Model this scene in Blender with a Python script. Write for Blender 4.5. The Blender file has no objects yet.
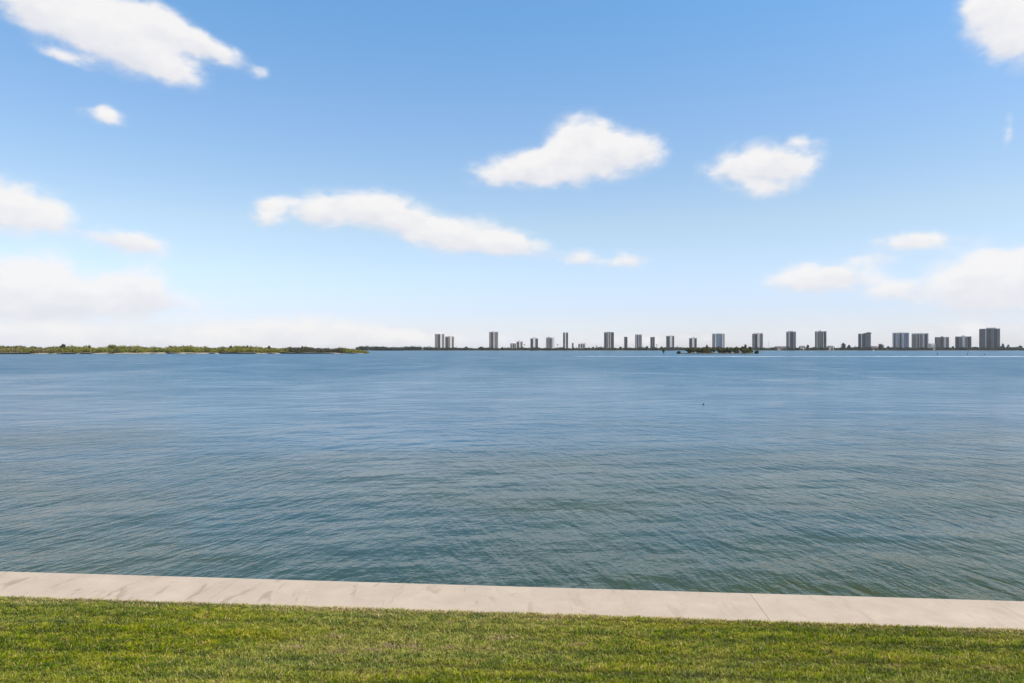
import bpy, bmesh, math, random
import numpy as np
R = math.radians
sc = bpy.context.scene
col = sc.collection
random.seed(4)
rng = np.random.default_rng(11)

# ------------------------------------------------------------------ layout
CAM_H = 4.2            # eye above the top of the seawall
WATER_Z = -0.8         # still water below the top of the seawall
HW = CAM_H - WATER_Z
F = 682.67             # 24 mm lens at 1024 px
HOR = 348.9            # row of the horizon
def X_at(px, d): return (px - 512.0) / F * d
def Z_at(py, d): return CAM_H + (HOR - py) / F * d
SUN_EL, SUN_AZ = 57.0, 118.0      # azimuth clockwise from the view direction

# ------------------------------------------------------------------ scene basics
w = bpy.data.worlds.new("World"); sc.world = w; w.use_nodes = True
vs = sc.view_settings
vs.view_transform = 'Standard'; vs.look = 'None'; vs.gamma = 1.0; vs.use_curve_mapping = False
vs.exposure = 0.86
try:
    sc.cycles.use_denoising = True
    sc.cycles.denoiser = 'OPENIMAGEDENOISE'
    sc.cycles.max_bounces = 6; sc.cycles.diffuse_bounces = 3; sc.cycles.glossy_bounces = 3
    sc.cycles.transparent_max_bounces = 8; sc.cycles.volume_bounces = 0
    sc.cycles.sample_clamp_indirect = 6.0
except Exception: pass

cam = bpy.data.cameras.new('camera'); co = bpy.data.objects.new('camera', cam); col.objects.link(co)
co.location = (0, 0, CAM_H); co.rotation_euler = (R(90), 0, 0)
cam.lens = 24.0; cam.sensor_width = 36.0; cam.shift_y = (HOR - 341.5) / 1024.0
cam.clip_start = 0.1; cam.clip_end = 60000.0
sc.camera = co

sun = bpy.data.lights.new('sun', 'SUN'); so = bpy.data.objects.new('sun', sun); col.objects.link(so)
sun.energy = 3.4; sun.angle = R(0.53); sun.color = (1.0, 0.94, 0.855)
sd = (math.sin(R(SUN_AZ))*math.cos(R(SUN_EL)), math.cos(R(SUN_AZ))*math.cos(R(SUN_EL)), math.sin(R(SUN_EL)))
from mathutils import Vector, Matrix
so.rotation_euler = Vector(sd).to_track_quat('Z', 'Y').to_euler()
so.location = (0, -20, 60)

# ------------------------------------------------------------------ node helpers
class NT:
    def __init__(self, tree):
        self.t = tree; self.n = tree.nodes; self.l = tree.links
    def new(self, typ, **kw):
        x = self.n.new(typ)
        for k, v in kw.items(): setattr(x, k, v)
        return x
    def link(self, a, b): self.l.new(a, b)
    def put(self, sock, v):
        if isinstance(v, bpy.types.NodeSocket): self.l.new(v, sock)
        else: sock.default_value = v
    def math(self, op, a, b=0.0, c=0.0, clamp=False):
        x = self.n.new('ShaderNodeMath'); x.operation = op; x.use_clamp = clamp
        self.put(x.inputs[0], a); self.put(x.inputs[1], b); self.put(x.inputs[2], c)
        return x.outputs[0]
    def mapr(self, v, a, b, c=0.0, d=1.0, smooth=False):
        x = self.n.new('ShaderNodeMapRange'); x.clamp = True
        if smooth: x.interpolation_type = 'SMOOTHSTEP'
        self.put(x.inputs[0], v); self.put(x.inputs[1], a); self.put(x.inputs[2], b); self.put(x.inputs[3], c); self.put(x.inputs[4], d)
        return x.outputs[0]
    def mix(self, f, a, b, mode='MIX'):
        x = self.n.new('ShaderNodeMix'); x.data_type = 'RGBA'; x.blend_type = mode
        self.put(x.inputs[0], f); self.put(x.inputs[6], a); self.put(x.inputs[7], b)
        return x.outputs[2]
    def noise(self, vec, scale, detail=2.0, rough=0.5, dist=0.0, dim='3D', col=False):
        x = self.n.new('ShaderNodeTexNoise'); x.noise_dimensions = dim
        if vec is not None: self.l.new(vec, x.inputs['Vector'])
        x.inputs['Scale'].default_value = scale; x.inputs['Detail'].default_value = detail
        x.inputs['Roughness'].default_value = rough; x.inputs['Distortion'].default_value = dist
        return x.outputs['Color' if col else 'Fac']
    def mapping(self, vec, loc=(0,0,0), rot=(0,0,0), scale=(1,1,1), typ='POINT'):
        x = self.n.new('ShaderNodeMapping'); x.vector_type = typ
        self.l.new(vec, x.inputs['Vector'])
        x.inputs['Location'].default_value = loc; x.inputs['Rotation'].default_value = rot; x.inputs['Scale'].default_value = scale
        return x.outputs[0]
    def pos(self): return self.n.new('ShaderNodeNewGeometry').outputs['Position']
    def ramp(self, v, stops):
        x = self.n.new('ShaderNodeValToRGB'); cr = x.color_ramp
        while len(cr.elements) > 1: cr.elements.remove(cr.elements[-1])
        cr.elements[0].position = stops[0][0]; cr.elements[0].color = (*stops[0][1], 1)
        for p, c in stops[1:]:
            e = cr.elements.new(p); e.color = (*c, 1)
        self.put(x.inputs[0], v)
        return x.outputs[0]
def rgba(c): return (c[0], c[1], c[2], 1.0)
def newmat(name):
    m = bpy.data.materials.new(name); m.use_nodes = True
    nt = NT(m.node_tree); b = m.node_tree.nodes['Principled BSDF']
    return m, nt, b

# ------------------------------------------------------------------ sky with clouds (world)
def build_world():
    nt = NT(w.node_tree); nt.n.clear()
    out = nt.new('ShaderNodeOutputWorld'); bg = nt.new('ShaderNodeBackground')
    nt.link(bg.outputs[0], out.inputs[0])
    sky = nt.new('ShaderNodeTexSky', sky_type='NISHITA')
    sky.sun_disc = False; sky.sun_elevation = R(SUN_EL); sky.sun_rotation = R(SUN_AZ)
    sky.altitude = 0.0; sky.air_density = SKY_AIR; sky.dust_density = SKY_DUST; sky.ozone_density = SKY_OZONE
    tc = nt.new('ShaderNodeTexCoord'); d = tc.outputs['Generated']
    # direction -> (azimuth, elevation)
    sep = nt.new('ShaderNodeSeparateXYZ'); nt.link(d, sep.inputs[0])
    az = nt.math('ARCTAN2', sep.outputs[0], sep.outputs[1])
    el = nt.math('ARCSINE', sep.outputs[2])
    cmb = nt.new('ShaderNodeCombineXYZ'); nt.link(az, cmb.inputs[0]); nt.link(el, cmb.inputs[1])
    ae = cmb.outputs[0]
    # warp the angular coordinate so that outlines billow
    def warp(vec, amp, scale, detail, stretch):
        v = nt.mapping(d, scale=stretch)
        c = nt.noise(v, scale, detail, 0.55, col=True)
        s = nt.new('ShaderNodeVectorMath', operation='SUBTRACT'); nt.link(c, s.inputs[0]); s.inputs[1].default_value = (0.5, 0.5, 0.5)
        m = nt.new('ShaderNodeVectorMath', operation='MULTIPLY'); nt.link(s.outputs[0], m.inputs[0]); m.inputs[1].default_value = amp
        a = nt.new('ShaderNodeVectorMath', operation='ADD'); nt.link(vec, a.inputs[0]); nt.link(m.outputs[0], a.inputs[1])
        return a.outputs[0]
    wv = warp(ae, (0.024, 0.016, 0), 18.0, 4.0, (1, 1, 1.8))
    # each puff: centre px, half axes px, tilt (deg, clockwise on the picture), weight
    mask = None; shade = None
    for (px, py, rx, ry, rot, wt) in PUFFS:
        a0 = math.atan((px-512)/F); ca = math.cos(a0)
        e0 = math.atan((HOR-py)/F*ca)
        sx = 1.06*rx/F*ca*ca; sy = 1.10*ry/F*ca
        v = nt.mapping(wv, loc=(-a0, -e0, 0))
        v = nt.mapping(v, rot=(0, 0, R(rot)))
        v = nt.mapping(v, scale=(1/sx, 1/sy, 0))
        ln = nt.new('ShaderNodeVectorMath', operation='DOT_PRODUCT'); nt.link(v, ln.inputs[0]); nt.link(v, ln.inputs[1])
        g = nt.math('MULTIPLY', nt.math('EXPONENT', nt.math('MULTIPLY', ln.outputs['Value'], -0.9)), wt)
        sv = nt.new('ShaderNodeSeparateXYZ'); nt.link(v, sv.inputs[0])
        gs = nt.math('MULTIPLY', g, sv.outputs[1])
        mask = g if mask is None else nt.math('ADD', mask, g)
        shade = gs if shade is None else nt.math('ADD', shade, gs)
    # clouds elsewhere, out of the picture (they light and reflect)
    gv = nt.mapping(d, scale=(1, 1, 2.4))
    gen = nt.noise(gv, 2.6, 6, 0.55)
    gen = nt.mapr(gen, 0.44, 0.68)
    outside = nt.math('MAXIMUM', nt.mapr(nt.math('ABSOLUTE', az), 0.72, 1.0), nt.mapr(el, 0.55, 0.8))
    mask = nt.math('ADD', mask, nt.math('MULTIPLY', gen, outside))
    # erosion by fine noise
    ev = nt.mapping(d, scale=(1, 1, 1.7))
    n1 = nt.noise(ev, 30.0, 6, 0.54, 0.2)
    n1 = nt.math('SUBTRACT', n1, 0.5)
    m2 = nt.math('ADD', mask, nt.math('MULTIPLY', n1, nt.mapr(mask, 0.02, 0.35, 0.0, 1.1)))
    cov = nt.mapr(m2, 0.07, 0.80, 0.0, 1.0, smooth=True)
    cov = nt.math('MULTIPLY', cov, nt.mapr(el, 0.03, 0.2, 0.90, 0.96))
    # brightness: tops a little brighter than the undersides
    rel = nt.math('DIVIDE', shade, nt.math('ADD', mask, 0.05))
    br = nt.mapr(nt.math('ADD', rel, nt.math('MULTIPLY', n1, 2.6)), -0.95, 0.45)
    ccol = nt.mix(br, CLOUD_LOW, CLOUD_HIGH)
    # whitish veil that lies along the horizon
    hv = nt.noise(nt.mapping(d, scale=(1, 1, 5)), 5.0, 5, 0.55)
    veil = nt.math('MULTIPLY', nt.mapr(el, 0.0, 0.085, 1.0, 0.0, smooth=True), nt.mapr(hv, 0.35, 0.65, 0.2, 0.75))
    tint = nt.ramp(nt.math('DIVIDE', el, 1.2), [(.0, (.76,.76,.98)), (.045, (.80,.785,.985)), (.09, (.96,.90,.95)), (.145, (1.06,.98,.90)), (.29, (.90,1.05,1.10)), (.38, (.76,1.10,1.19)), (.9, (.84,1.03,.97))])
    skyc = nt.mix(1.0, sky.outputs[0], tint, 'MULTIPLY')
    c = nt.mix(veil, skyc, VEIL)
    c = nt.mix(cov, c, ccol)
    nt.link(c, bg.inputs[0]); bg.inputs[1].default_value = SKY_STR
    w.cycles.sampling_method = 'MANUAL'; w.cycles.sample_map_resolution = 512

SKY_AIR, SKY_DUST, SKY_OZONE, SKY_STR = 1.0, 0.5, 2.0, 0.10
SKY_TINT = (1.0, 1.0, 1.0, 1)
CLOUD_HIGH = (5.25, 5.15, 5.1, 1); CLOUD_LOW = (4.4, 4.42, 4.68, 1); VEIL = (4.55, 4.85, 5.3, 1)
PUFFS = [
 # upper left bank
 (30, 6, 46, 15, 20, .8), (85, 20, 46, 19, 22, 1.0), (125, 34, 48, 22, 20, 1.0), (160, 64, 34, 10, 10, .9), (206, 46, 34, 8, 17, .95), (165, 28, 34, 13, 20, .8),
 (63, 56, 26, 5, 14, .48), (260, 71, 7, 5, 0, .34),
 (105, 118, 21, 6, 0, .62), (109, 112, 8, 6, 0, .4),
 (10, 208, 42, 21, 3, 1.0), (50, 216, 22, 11, 14, .7),
 (123, 241, 36, 9, 8, .85), (148, 243, 16, 7, 4, .4),
 (0, 287, 42, 22, 0, .9), (48, 288, 44, 24, 0, 1.0), (139, 291, 30, 19, 0, 1.0), (88, 304, 76, 14, 0, .6),
 (45, 336, 78, 11, 0, .9), (300, 333, 95, 13, 0, 1.0), (410, 341, 60, 7, 0, .6), (215, 342, 60, 8, 0, .5), (195, 305, 30, 9, 0, .22),
 (272, 204, 15, 7, 0, .75), (263, 219, 13, 7, 0, .7), (318, 211, 26, 13, 0, .85), (358, 209, 34, 12, 2, .8), (394, 213, 34, 14, 10, .75), (430, 233, 34, 12, 14, .75), (474, 237, 32, 15, 0, .8), (512, 244, 34, 9, 6, .8),
 (577, 257, 14, 7, 0, .6), (628, 260, 19, 8, 0, .6), (603, 263, 24, 4, 3, .2),
 (580, 139, 24, 19, 0, .85), (547, 158, 26, 12, -20, .6), (516, 171, 36, 11, -5, .9), (612, 151, 32, 17, 0, .8), (643, 152, 20, 11, 0, .6), (562, 171, 46, 12, 0, .7),
 (764, 164, 40, 16, 0, .95), (738, 168, 26, 9, 0, .45), (790, 166, 20, 9, 0, .45), (768, 189, 24, 8, 0, .6), (800, 141, 18, 5, 4, .36),
 (1004, 16, 34, 22, 20, 1.0), (1020, 38, 26, 20, 20, .8), (986, 2, 22, 12, 0, .6), (1008, 130, 5, 13, 8, .42),
 (914, 242, 34, 8, 0, .9),
 (800, 281, 30, 12, -2, .85), (840, 277, 30, 12, 0, .8), (876, 259, 20, 5, 0, .4), (895, 291, 27, 10, 0, .75),
 (964, 286, 37, 22, 0, .95), (1010, 281, 40, 26, 0, 1.0), (985, 259, 14, 8, 0, .45), (1020, 256, 14, 8, 0, .4), (970, 333, 70, 9, 0, .45), (620, 340, 150, 6, 0, .42),
]
build_world()

# ------------------------------------------------------------------ materials
M = {}
def water_mat():
    m, nt, b = newmat('sea_water')
    p = nt.pos()
    def wave(rot, lam, stretch, amp, detail, dist=0.0):
        v = nt.mapping(p, rot=(0, 0, R(rot)), scale=(1, 1, 0), typ='POINT')
        v = nt.mapping(v, scale=(1/(lam*stretch), 1/lam, 0))
        n = nt.noise(v, 1.0, detail, 0.5, dist, dim='2D')
        return nt.math('MULTIPLY', nt.math('SUBTRACT', n, 0.5), amp)
    # gusts: long streaks where the ripples are stronger or weaker
    g = nt.noise(nt.mapping(p, rot=(0, 0, R(6)), scale=(1/60., 1/22., 0)), 1.0, 3, 0.5, 0.6, dim='2D')
    gust = nt.mapr(g, 0.3, 0.7, 0.65, 1.2)
    sl = nt.noise(nt.mapping(p, rot=(0, 0, R(-14)), scale=(1/26., 1/70., 0)), 1.0, 3, 0.5, 1.0, dim='2D')
    calm = nt.mapr(sl, 0.50, 0.72, 1.0, 0.72, smooth=True)
    cp = nt.noise(nt.mapping(p, rot=(0, 0, R(-22)), scale=(1/15., 1/6.5, 0)), 1.0, 3, 0.55, 0.8, dim='2D')
    calm = nt.math('MULTIPLY', calm, nt.mapr(cp, .30, .70, .62, 1.32))   # cat's paws
    for ex, ey, erx, ery in ((-13, 135, 9, 95), (12, 120, 8, 85), (-80, 150, 14, 90)):   # faint smooth patches added to imitate pale columns of reflected cloud
        v = nt.mapping(p, loc=(-ex/erx, -ey/ery, 0), scale=(1/erx, 1/ery, 0))
        dd = nt.new('ShaderNodeVectorMath', operation='DOT_PRODUCT'); nt.link(v, dd.inputs[0]); nt.link(v, dd.inputs[1])
        calm = nt.math('MULTIPLY', calm, nt.math('SUBTRACT', 1.0, nt.math('MULTIPLY', nt.math('EXPONENT', nt.math('MULTIPLY', dd.outputs['Value'], -1.2)), .34)))
    gust = nt.math('MULTIPLY', gust, calm)
    h1 = nt.math('ADD', wave(-52, 4.2, 2.0, 0.20, 2), wave(34, 2.6, 1.8, 0.12, 2))
    h1 = nt.math('ADD', h1, wave(-9, 1.9, 2.6, 0.15, 2))
    # wind ripples: crests lean one way off the left half and the other way off the right half
    sx_ = nt.new('ShaderNodeSeparateXYZ'); nt.link(p, sx_.inputs[0])
    wn = nt.noise(nt.mapping(p, scale=(1/14., 1/14., 0)), 1.0, 2, .5, dim='2D')
    wx = nt.mapr(nt.math('ADD', sx_.outputs[0], nt.math('MULTIPLY', nt.math('SUBTRACT', wn, .5), 16.)), -9., 3., 0., 1., smooth=True)
    def ripples(rot):
        return nt.math('ADD', wave(rot, 0.55, 3.6, 0.085, 2, .25), wave(rot+9, 0.23, 3.0, 0.062, 3, .3))
    ra, rb = ripples(-106), ripples(-74)
    h2 = nt.math('ADD', nt.math('MULTIPLY', ra, wx), nt.math('MULTIPLY', rb, nt.math('SUBTRACT', 1.0, wx)))
    h3 = nt.math('ADD', wave(-30, 0.34, 2.0, 0.026, 3, .5), wave(8, 0.17, 1.8, 0.020, 3, .5))
    h = nt.math('ADD', h1, nt.math('MULTIPLY', nt.math('ADD', h2, h3), gust))
    bp = nt.new('ShaderNodeBump'); bp.inputs['Strength'].default_value = 1.0; bp.inputs['Distance'].default_value = 1.0
    nt.link(h, bp.inputs['Height']); nt.link(bp.outputs[0], b.inputs['Normal'])
    # depth of colour: greener over the shallow bottom by the wall, bluer outside
    sepx = nt.new('ShaderNodeSeparateXYZ'); nt.link(p, sepx.inputs[0])
    dn = nt.noise(nt.mapping(p, scale=(1/35., 1/18., 0)), 1.0, 3, .5, .4, dim='2D')
    dep = nt.math('ADD', sepx.outputs[1], nt.math('MULTIPLY', nt.math('SUBTRACT', dn, .5), 40.))
    shallow = nt.mapr(dep, 6., 52., 1.0, 0.0, smooth=True)
    nt.link(nt.math('MULTIPLY', nt.mapr(sepx.outputs[1], 10., 160., 0.15, 0.33), nt.mapr(calm, .3, 1.2, .72, 1.1)), b.inputs['Roughness'])
    gn = nt.noise(nt.mapping(p, rot=(0, 0, R(-35)), scale=(1/9., 1/5., 0)), 1.0, 4, .55, .6, dim='2D')
    near = nt.mix(nt.mapr(gn, .35, .65), (0.021, 0.036, 0.012, 1), (0.036, 0.043, 0.004, 1))
    c = nt.mix(shallow, (0.002, 0.057, 0.108, 1), near)
    nt.link(c, b.inputs['Base Color'])
    b.inputs['IOR'].default_value = 1.333
    return m
M['water'] = water_mat()

def concrete_mat():
    m, nt, b = newmat('pale_concrete')
    p = nt.pos()
    n1 = nt.noise(p, 0.9, 5, .6); n2 = nt.noise(p, 14, 5, .65); n3 = nt.noise(p, 160, 2, .5)
    c = nt.mix(nt.mapr(n1, .3, .7), (0.32, 0.257, 0.20, 1), (0.39, 0.32, 0.25, 1))
    # stains running across the cap
    st = nt.noise(nt.mapping(p, rot=(0, 0, R(-42)), scale=(3.2, 0.9, 1)), 1.0, 6, .62, .8)
    sepx = nt.new('ShaderNodeSeparateXYZ'); nt.link(p, sepx.inputs[0])
    side = nt.mapr(sepx.outputs[0], -6.0, 3.0, 1.0, 0.35)
    sm = nt.math('MULTIPLY', nt.mapr(st, .56, .64), side)
    c = nt.mix(nt.math('MULTIPLY', sm, .8), c, (0.19, 0.14, 0.095, 1))
    n4 = nt.noise(p, 2.3, 6, .68, .6)
    c = nt.mix(nt.mapr(n4, .42, .68, 0, .38), c, (.26, .205, .165, 1))
    c = nt.mix(nt.mapr(nt.noise(p, 5.5, 4, .6, .3), .66, .74, 0, .5), c, (.50, .45, .38, 1))
    c = nt.mix(nt.mapr(n2, .35, .7, 0, .22), c, (0.29, 0.23, 0.175, 1))
    c = nt.mix(nt.mapr(n3, .4, .7, 0, .18), c, (0.25, 0.20, 0.15, 1))
    nt.link(c, b.inputs['Base Color']); b.inputs['Roughness'].default_value = .85
    bp = nt.new('ShaderNodeBump'); bp.inputs['Strength'].default_value = .5; bp.inputs['Distance'].default_value = .004
    nt.link(nt.math('ADD', n2, n3), bp.inputs['Height']); nt.link(bp.outputs[0], b.inputs['Normal'])
    return m
M['concrete'] = concrete_mat()

def grass_mat():
    m, nt, b = newmat('lawn_grass')
    p = nt.pos()
    at = nt.new('ShaderNodeAttribute', attribute_name='tone')
    tone = at.outputs['Fac']
    big = nt.noise(nt.mapping(p, rot=(0, 0, R(3)), scale=(.22, 3.4, 0)), 1.0, 4, .55, .4, dim='2D')
    mid = nt.noise(nt.mapping(p, scale=(2.4, 4.5, 0)), 1.0, 4, .6, .5, dim='2D')
    mac = nt.noise(nt.mapping(p, scale=(.16, .45, 0)), 1.0, 3, .5, .3, dim='2D')
    k = nt.math('ADD', nt.math('MULTIPLY', big, .45), nt.math('MULTIPLY', mid, .55))
    k = nt.math('ADD', k, nt.math('MULTIPLY', nt.math('SUBTRACT', mac, .5), .30))
    c = nt.ramp(nt.mapr(k, .33, .67), [(0, (.060, .105, .009)), (.35, (.130, .175, .011)), (.62, (.22, .245, .014)), (.85, (.29, .275, .035)), (1, (.30, .225, .09))])
    dry = nt.new('ShaderNodeAttribute', attribute_name='dry')
    c = nt.mix(dry.outputs['Fac'], c, (.42, .31, .15, 1))
    v = nt.mapr(tone, 0, 1, .35, 1.6)
    c = nt.mix(1.0, c, nt.new('ShaderNodeCombineColor').outputs[0], 'MULTIPLY') if False else c
    hs = nt.new('ShaderNodeHueSaturation'); nt.link(nt.mapr(mac, .40, .62, 1.10, .93), hs.inputs['Saturation']); nt.link(c, hs.inputs['Color']); nt.link(v, hs.inputs['Value'])
    nt.link(hs.outputs[0], b.inputs['Base Color']); b.inputs['Roughness'].default_value = .55
    b.inputs['Specular IOR Level'].default_value = .12
    tr = nt.new('ShaderNodeBsdfTranslucent'); nt.link(hs.outputs[0], tr.inputs[0])
    mx = nt.new('ShaderNodeMixShader'); mx.inputs[0].default_value = .2
    out = nt.n['Material Output']
    nt.link(b.outputs[0], mx.inputs[1]); nt.link(tr.outputs[0], mx.inputs[2]); nt.link(mx.outputs[0], out.inputs[0])
    return m
M['grass'] = grass_mat()

def plain(name, c, rough=.8, var=.25, scale=.3, spec=.3, metallic=0.):
    m, nt, b = newmat(name)
    n = nt.noise(nt.pos(), scale, 4, .6)
    d = tuple(x*(1-var) for x in c)
    nt.link(nt.mix(nt.mapr(n, .3, .7), rgba(d), rgba(c)), b.inputs['Base Color'])
    b.inputs['Roughness'].default_value = rough; b.inputs['Specular IOR Level'].default_value = spec; b.inputs['Metallic'].default_value = metallic
    return m
M['soil'] = plain('lawn_soil', (.085, .085, .035), .95, .5, 6)
M['sand'] = plain('shore_sand', (.29, .25, .19), .9, .4, .08)
M['mud'] = plain('shore_mud', (.10, .09, .06), .9, .4, .1)
M['bark'] = plain('bark', (.13, .10, .075), .9, .4, 2)
M['w_grey'] = plain('grey_tower_wall', (.45, .40, .375), .8, .12, .05)
M['w_light'] = plain('light_tower_wall', (.80, .73, .68), .8, .10, .05)
M['w_warm'] = plain('warm_tower_wall', (.38, .29, .245), .8, .12, .05)
M['w_white'] = plain('white_wall', (.55, .52, .49), .7, .08, .05)
M['w_dark'] = plain('dark_tower_wall', (.19, .165, .16), .8, .12, .05)
M['slab'] = plain('balcony_slab', (.58, .53, .49), .8, .1, .05)
M['glass_dark'] = plain('dark_glazing', (.05, .046, .05), .2, .3, .2, .5)
M['glass_blue'] = plain('blue_glazing', (.17, .23, .31), .15, .2, .2, .6)
M['roof_flat'] = plain('roof_gravel', (.30, .28, .27), .9)
M['roof_tile'] = plain('brown_roof', (.14, .10, .085), .85)
M['steel'] = plain('galvanised_steel', (.35, .36, .38), .5, .1, 1)
M['black'] = plain('black_rubber', (.012, .014, .02), .5, .3, 4)
M['post'] = plain('weathered_pile', (.06, .05, .045), .9, .3, 3)
M['boat_white'] = plain('boat_gelcoat', (.8, .8, .78), .25, .05, 1, .5)

def foliage(name, cols):
    m, nt, b = newmat(name)
    g = nt.new('ShaderNodeNewGeometry')
    n = nt.noise(g.outputs['Position'], .09, 3, .6)
    k = nt.math('ADD', nt.math('MULTIPLY', g.outputs['Random Per Island'], .42), nt.math('MULTIPLY', nt.mapr(n, .3, .7), .58))
    c = nt.ramp(k, [(i/(len(cols)-1), x) for i, x in enumerate(cols)])
    nt.link(c, b.inputs['Base Color']); b.inputs['Roughness'].default_value = .7; b.inputs['Specular IOR Level'].default_value = .2
    tr = nt.new('ShaderNodeBsdfTranslucent'); nt.link(c, tr.inputs[0])
    mx = nt.new('ShaderNodeMixShader'); mx.inputs[0].default_value = .2
    nt.link(b.outputs[0], mx.inputs[1]); nt.link(tr.outputs[0], mx.inputs[2]); nt.link(mx.outputs[0], nt.n['Material Output'].inputs[0])
    return m
M['f_olive'] = foliage('olive_mangrove_leaves', [(.075, .085, .010), (.145, .152, .020), (.225, .208, .03), (.27, .23, .06)])
M['f_islet'] = foliage('islet_mangrove_leaves', [(.040, .042, .012), (.075, .075, .020), (.125, .115, .035), (.07, .055, .025)])
M['f_scrub'] = foliage('dry_scrub_leaves', [(.08, .07, .02), (.15, .13, .04), (.22, .17, .075), (.12, .11, .03)])
M['f_green'] = foliage('dark_green_leaves', [(.028, .042, .012), (.06, .08, .02), (.10, .115, .032)])
M['f_dead'] = foliage('brown_bare_scrub', [(.045, .038, .025), (.08, .065, .045), (.06, .06, .025), (.11, .085, .06)])
M['f_far'] = foliage('far_shore_leaves', [(.018, .026, .018), (.032, .042, .026), (.05, .058, .034)])

def foam_mat():
    m, nt, b = newmat('wave_foam')
    b.inputs['Base Color'].default_value = (.42, .47, .52, 1); b.inputs['Roughness'].default_value = .6
    return m
M['foam'] = foam_mat()

# ------------------------------------------------------------------ object helpers
def tag(o, label=None, cat=None, group=None, kind=None):
    if label: o['label'] = label
    if cat: o['category'] = cat
    if group: o['group'] = group
    if kind: o['kind'] = kind
    return o
def empty(name, loc, label, cat, group=None, rz=0.0):
    o = bpy.data.objects.new(name, None); col.objects.link(o)
    o.location = loc; o.rotation_euler = (0, 0, rz); o.empty_display_size = .5
    return tag(o, label, cat, group)
class MB:
    """collects faces; build() links them as one mesh object"""
    def __init__(self): self.v = []; self.f = []
    def add(self, vs, fs):
        k = len(self.v); self.v += [tuple(x) for x in vs]; self.f += [tuple(k+i for i in f) for f in fs]; return self
    def box(self, x0, x1, y0, y1, z0, z1):
        return self.add([(x0,y0,z0),(x1,y0,z0),(x1,y1,z0),(x0,y1,z0),(x0,y0,z1),(x1,y0,z1),(x1,y1,z1),(x0,y1,z1)],
                 [(0,3,2,1),(4,5,6,7),(0,1,5,4),(1,2,6,5),(2,3,7,6),(3,0,4,7)])
    def prism(self, pts, z0, z1):
        n = len(pts)
        vs = [(x,y,z0) for x,y in pts] + [(x,y,z1) for x,y in pts]
        return self.add(vs, [tuple(range(n-1,-1,-1)), tuple(range(n,2*n))] + [(i,(i+1)%n,n+(i+1)%n,n+i) for i in range(n)])
    def tube(self, pts, rad, n=7):
        rings = []
        for i, p in enumerate(pts):
            p = Vector(p); a = Vector(pts[max(0,i-1)]); c = Vector(pts[min(len(pts)-1,i+1)])
            t = (c-a).normalized(); u = t.cross(Vector((.3,.9,.2))).normalized(); q = t.cross(u)
            r = rad[i] if isinstance(rad, (list,tuple)) else rad
            rings.append([p + (u*math.cos(2*math.pi*k/n) + q*math.sin(2*math.pi*k/n))*r for k in range(n)])
        vs = [x for rg in rings for x in rg]; fs = []
        for i in range(len(rings)-1):
            for k in range(n): fs.append((i*n+k, i*n+(k+1)%n, (i+1)*n+(k+1)%n, (i+1)*n+k))
        fs.append(tuple(range(n-1,-1,-1))); fs.append(tuple((len(rings)-1)*n+k for k in range(n)))
        return self.add(vs, fs)
    def lathe(self, prof, n=16, c=(0,0)):
        vs = [(c[0]+r*math.cos(2*math.pi*k/n), c[1]+r*math.sin(2*math.pi*k/n), z) for r, z in prof for k in range(n)]
        fs = [(i*n+k, i*n+(k+1)%n, (i+1)*n+(k+1)%n, (i+1)*n+k) for i in range(len(prof)-1) for k in range(n)]
        fs += [tuple(range(n-1,-1,-1)), tuple((len(prof)-1)*n+k for k in range(n))]
        return self.add(vs, fs)
    def build(self, name, mat, parent=None, smooth=False):
        me = bpy.data.meshes.new(name); me.from_pydata(self.v, [], self.f); me.update()
        if smooth: me.polygons.foreach_set('use_smooth', [True]*len(me.polygons))
        me.materials.append(mat)
        o = bpy.data.objects.new(name, me); col.objects.link(o); o.parent = parent
        return o
def np_mesh(name, V, nper, mat, parent=None, attrs=None, idx=None):
    """V: (N,3) vertices, faces of nper consecutive vertices unless idx (flat) is given"""
    me = bpy.data.meshes.new(name); V = np.ascontiguousarray(V, np.float32)
    idx = np.arange(len(V), dtype=np.int32) if idx is None else np.ascontiguousarray(idx, np.int32)
    nf = len(idx)//nper
    me.vertices.add(len(V)); me.vertices.foreach_set('co', V.ravel())
    me.loops.add(len(idx)); me.loops.foreach_set('vertex_index', idx)
    me.polygons.add(nf); me.polygons.foreach_set('loop_start', np.arange(nf, dtype=np.int32)*nper)
    try: me.polygons.foreach_set('loop_total', np.full(nf, nper, np.int32))
    except Exception: pass
    for k, a in (attrs or {}).items():
        at = me.attributes.new(k, 'FLOAT', 'POINT'); at.data.foreach_set('value', np.ascontiguousarray(a, np.float32))
    me.materials.append(mat); me.update(calc_edges=True); me.validate()
    o = bpy.data.objects.new(name, me); col.objects.link(o); o.parent = parent
    return o
def leaf_quads(P, size, flat=.5):
    """random leaf-clump quads centred on points P (N,3), with individual sizes"""
    n = len(P); nr = rng.normal(size=(n,3)); nr[:,2] += flat; nr /= np.linalg.norm(nr,axis=1)[:,None]
    t = rng.normal(size=(n,3)); t -= nr*(t*nr).sum(1)[:,None]; t /= np.linalg.norm(t,axis=1)[:,None]
    b = np.cross(nr,t); s = (np.asarray(size)*rng.uniform(.6,1.4,n))[:,None]; a = rng.uniform(.5,1.0,n)[:,None]
    return np.stack([P-t*s-b*s*a*.4, P+t*s*.2-b*s*a, P+t*s+b*s*a*.3, P-t*s*.3+b*s*a],1).reshape(-1,3)
def blob_pts(c, r, n, power=.45):
    d = rng.normal(size=(n,3)); d /= np.linalg.norm(d,axis=1)[:,None]
    return np.asarray(c) + d*(rng.uniform(0,1,n)**power)[:,None]*np.asarray(r)

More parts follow.
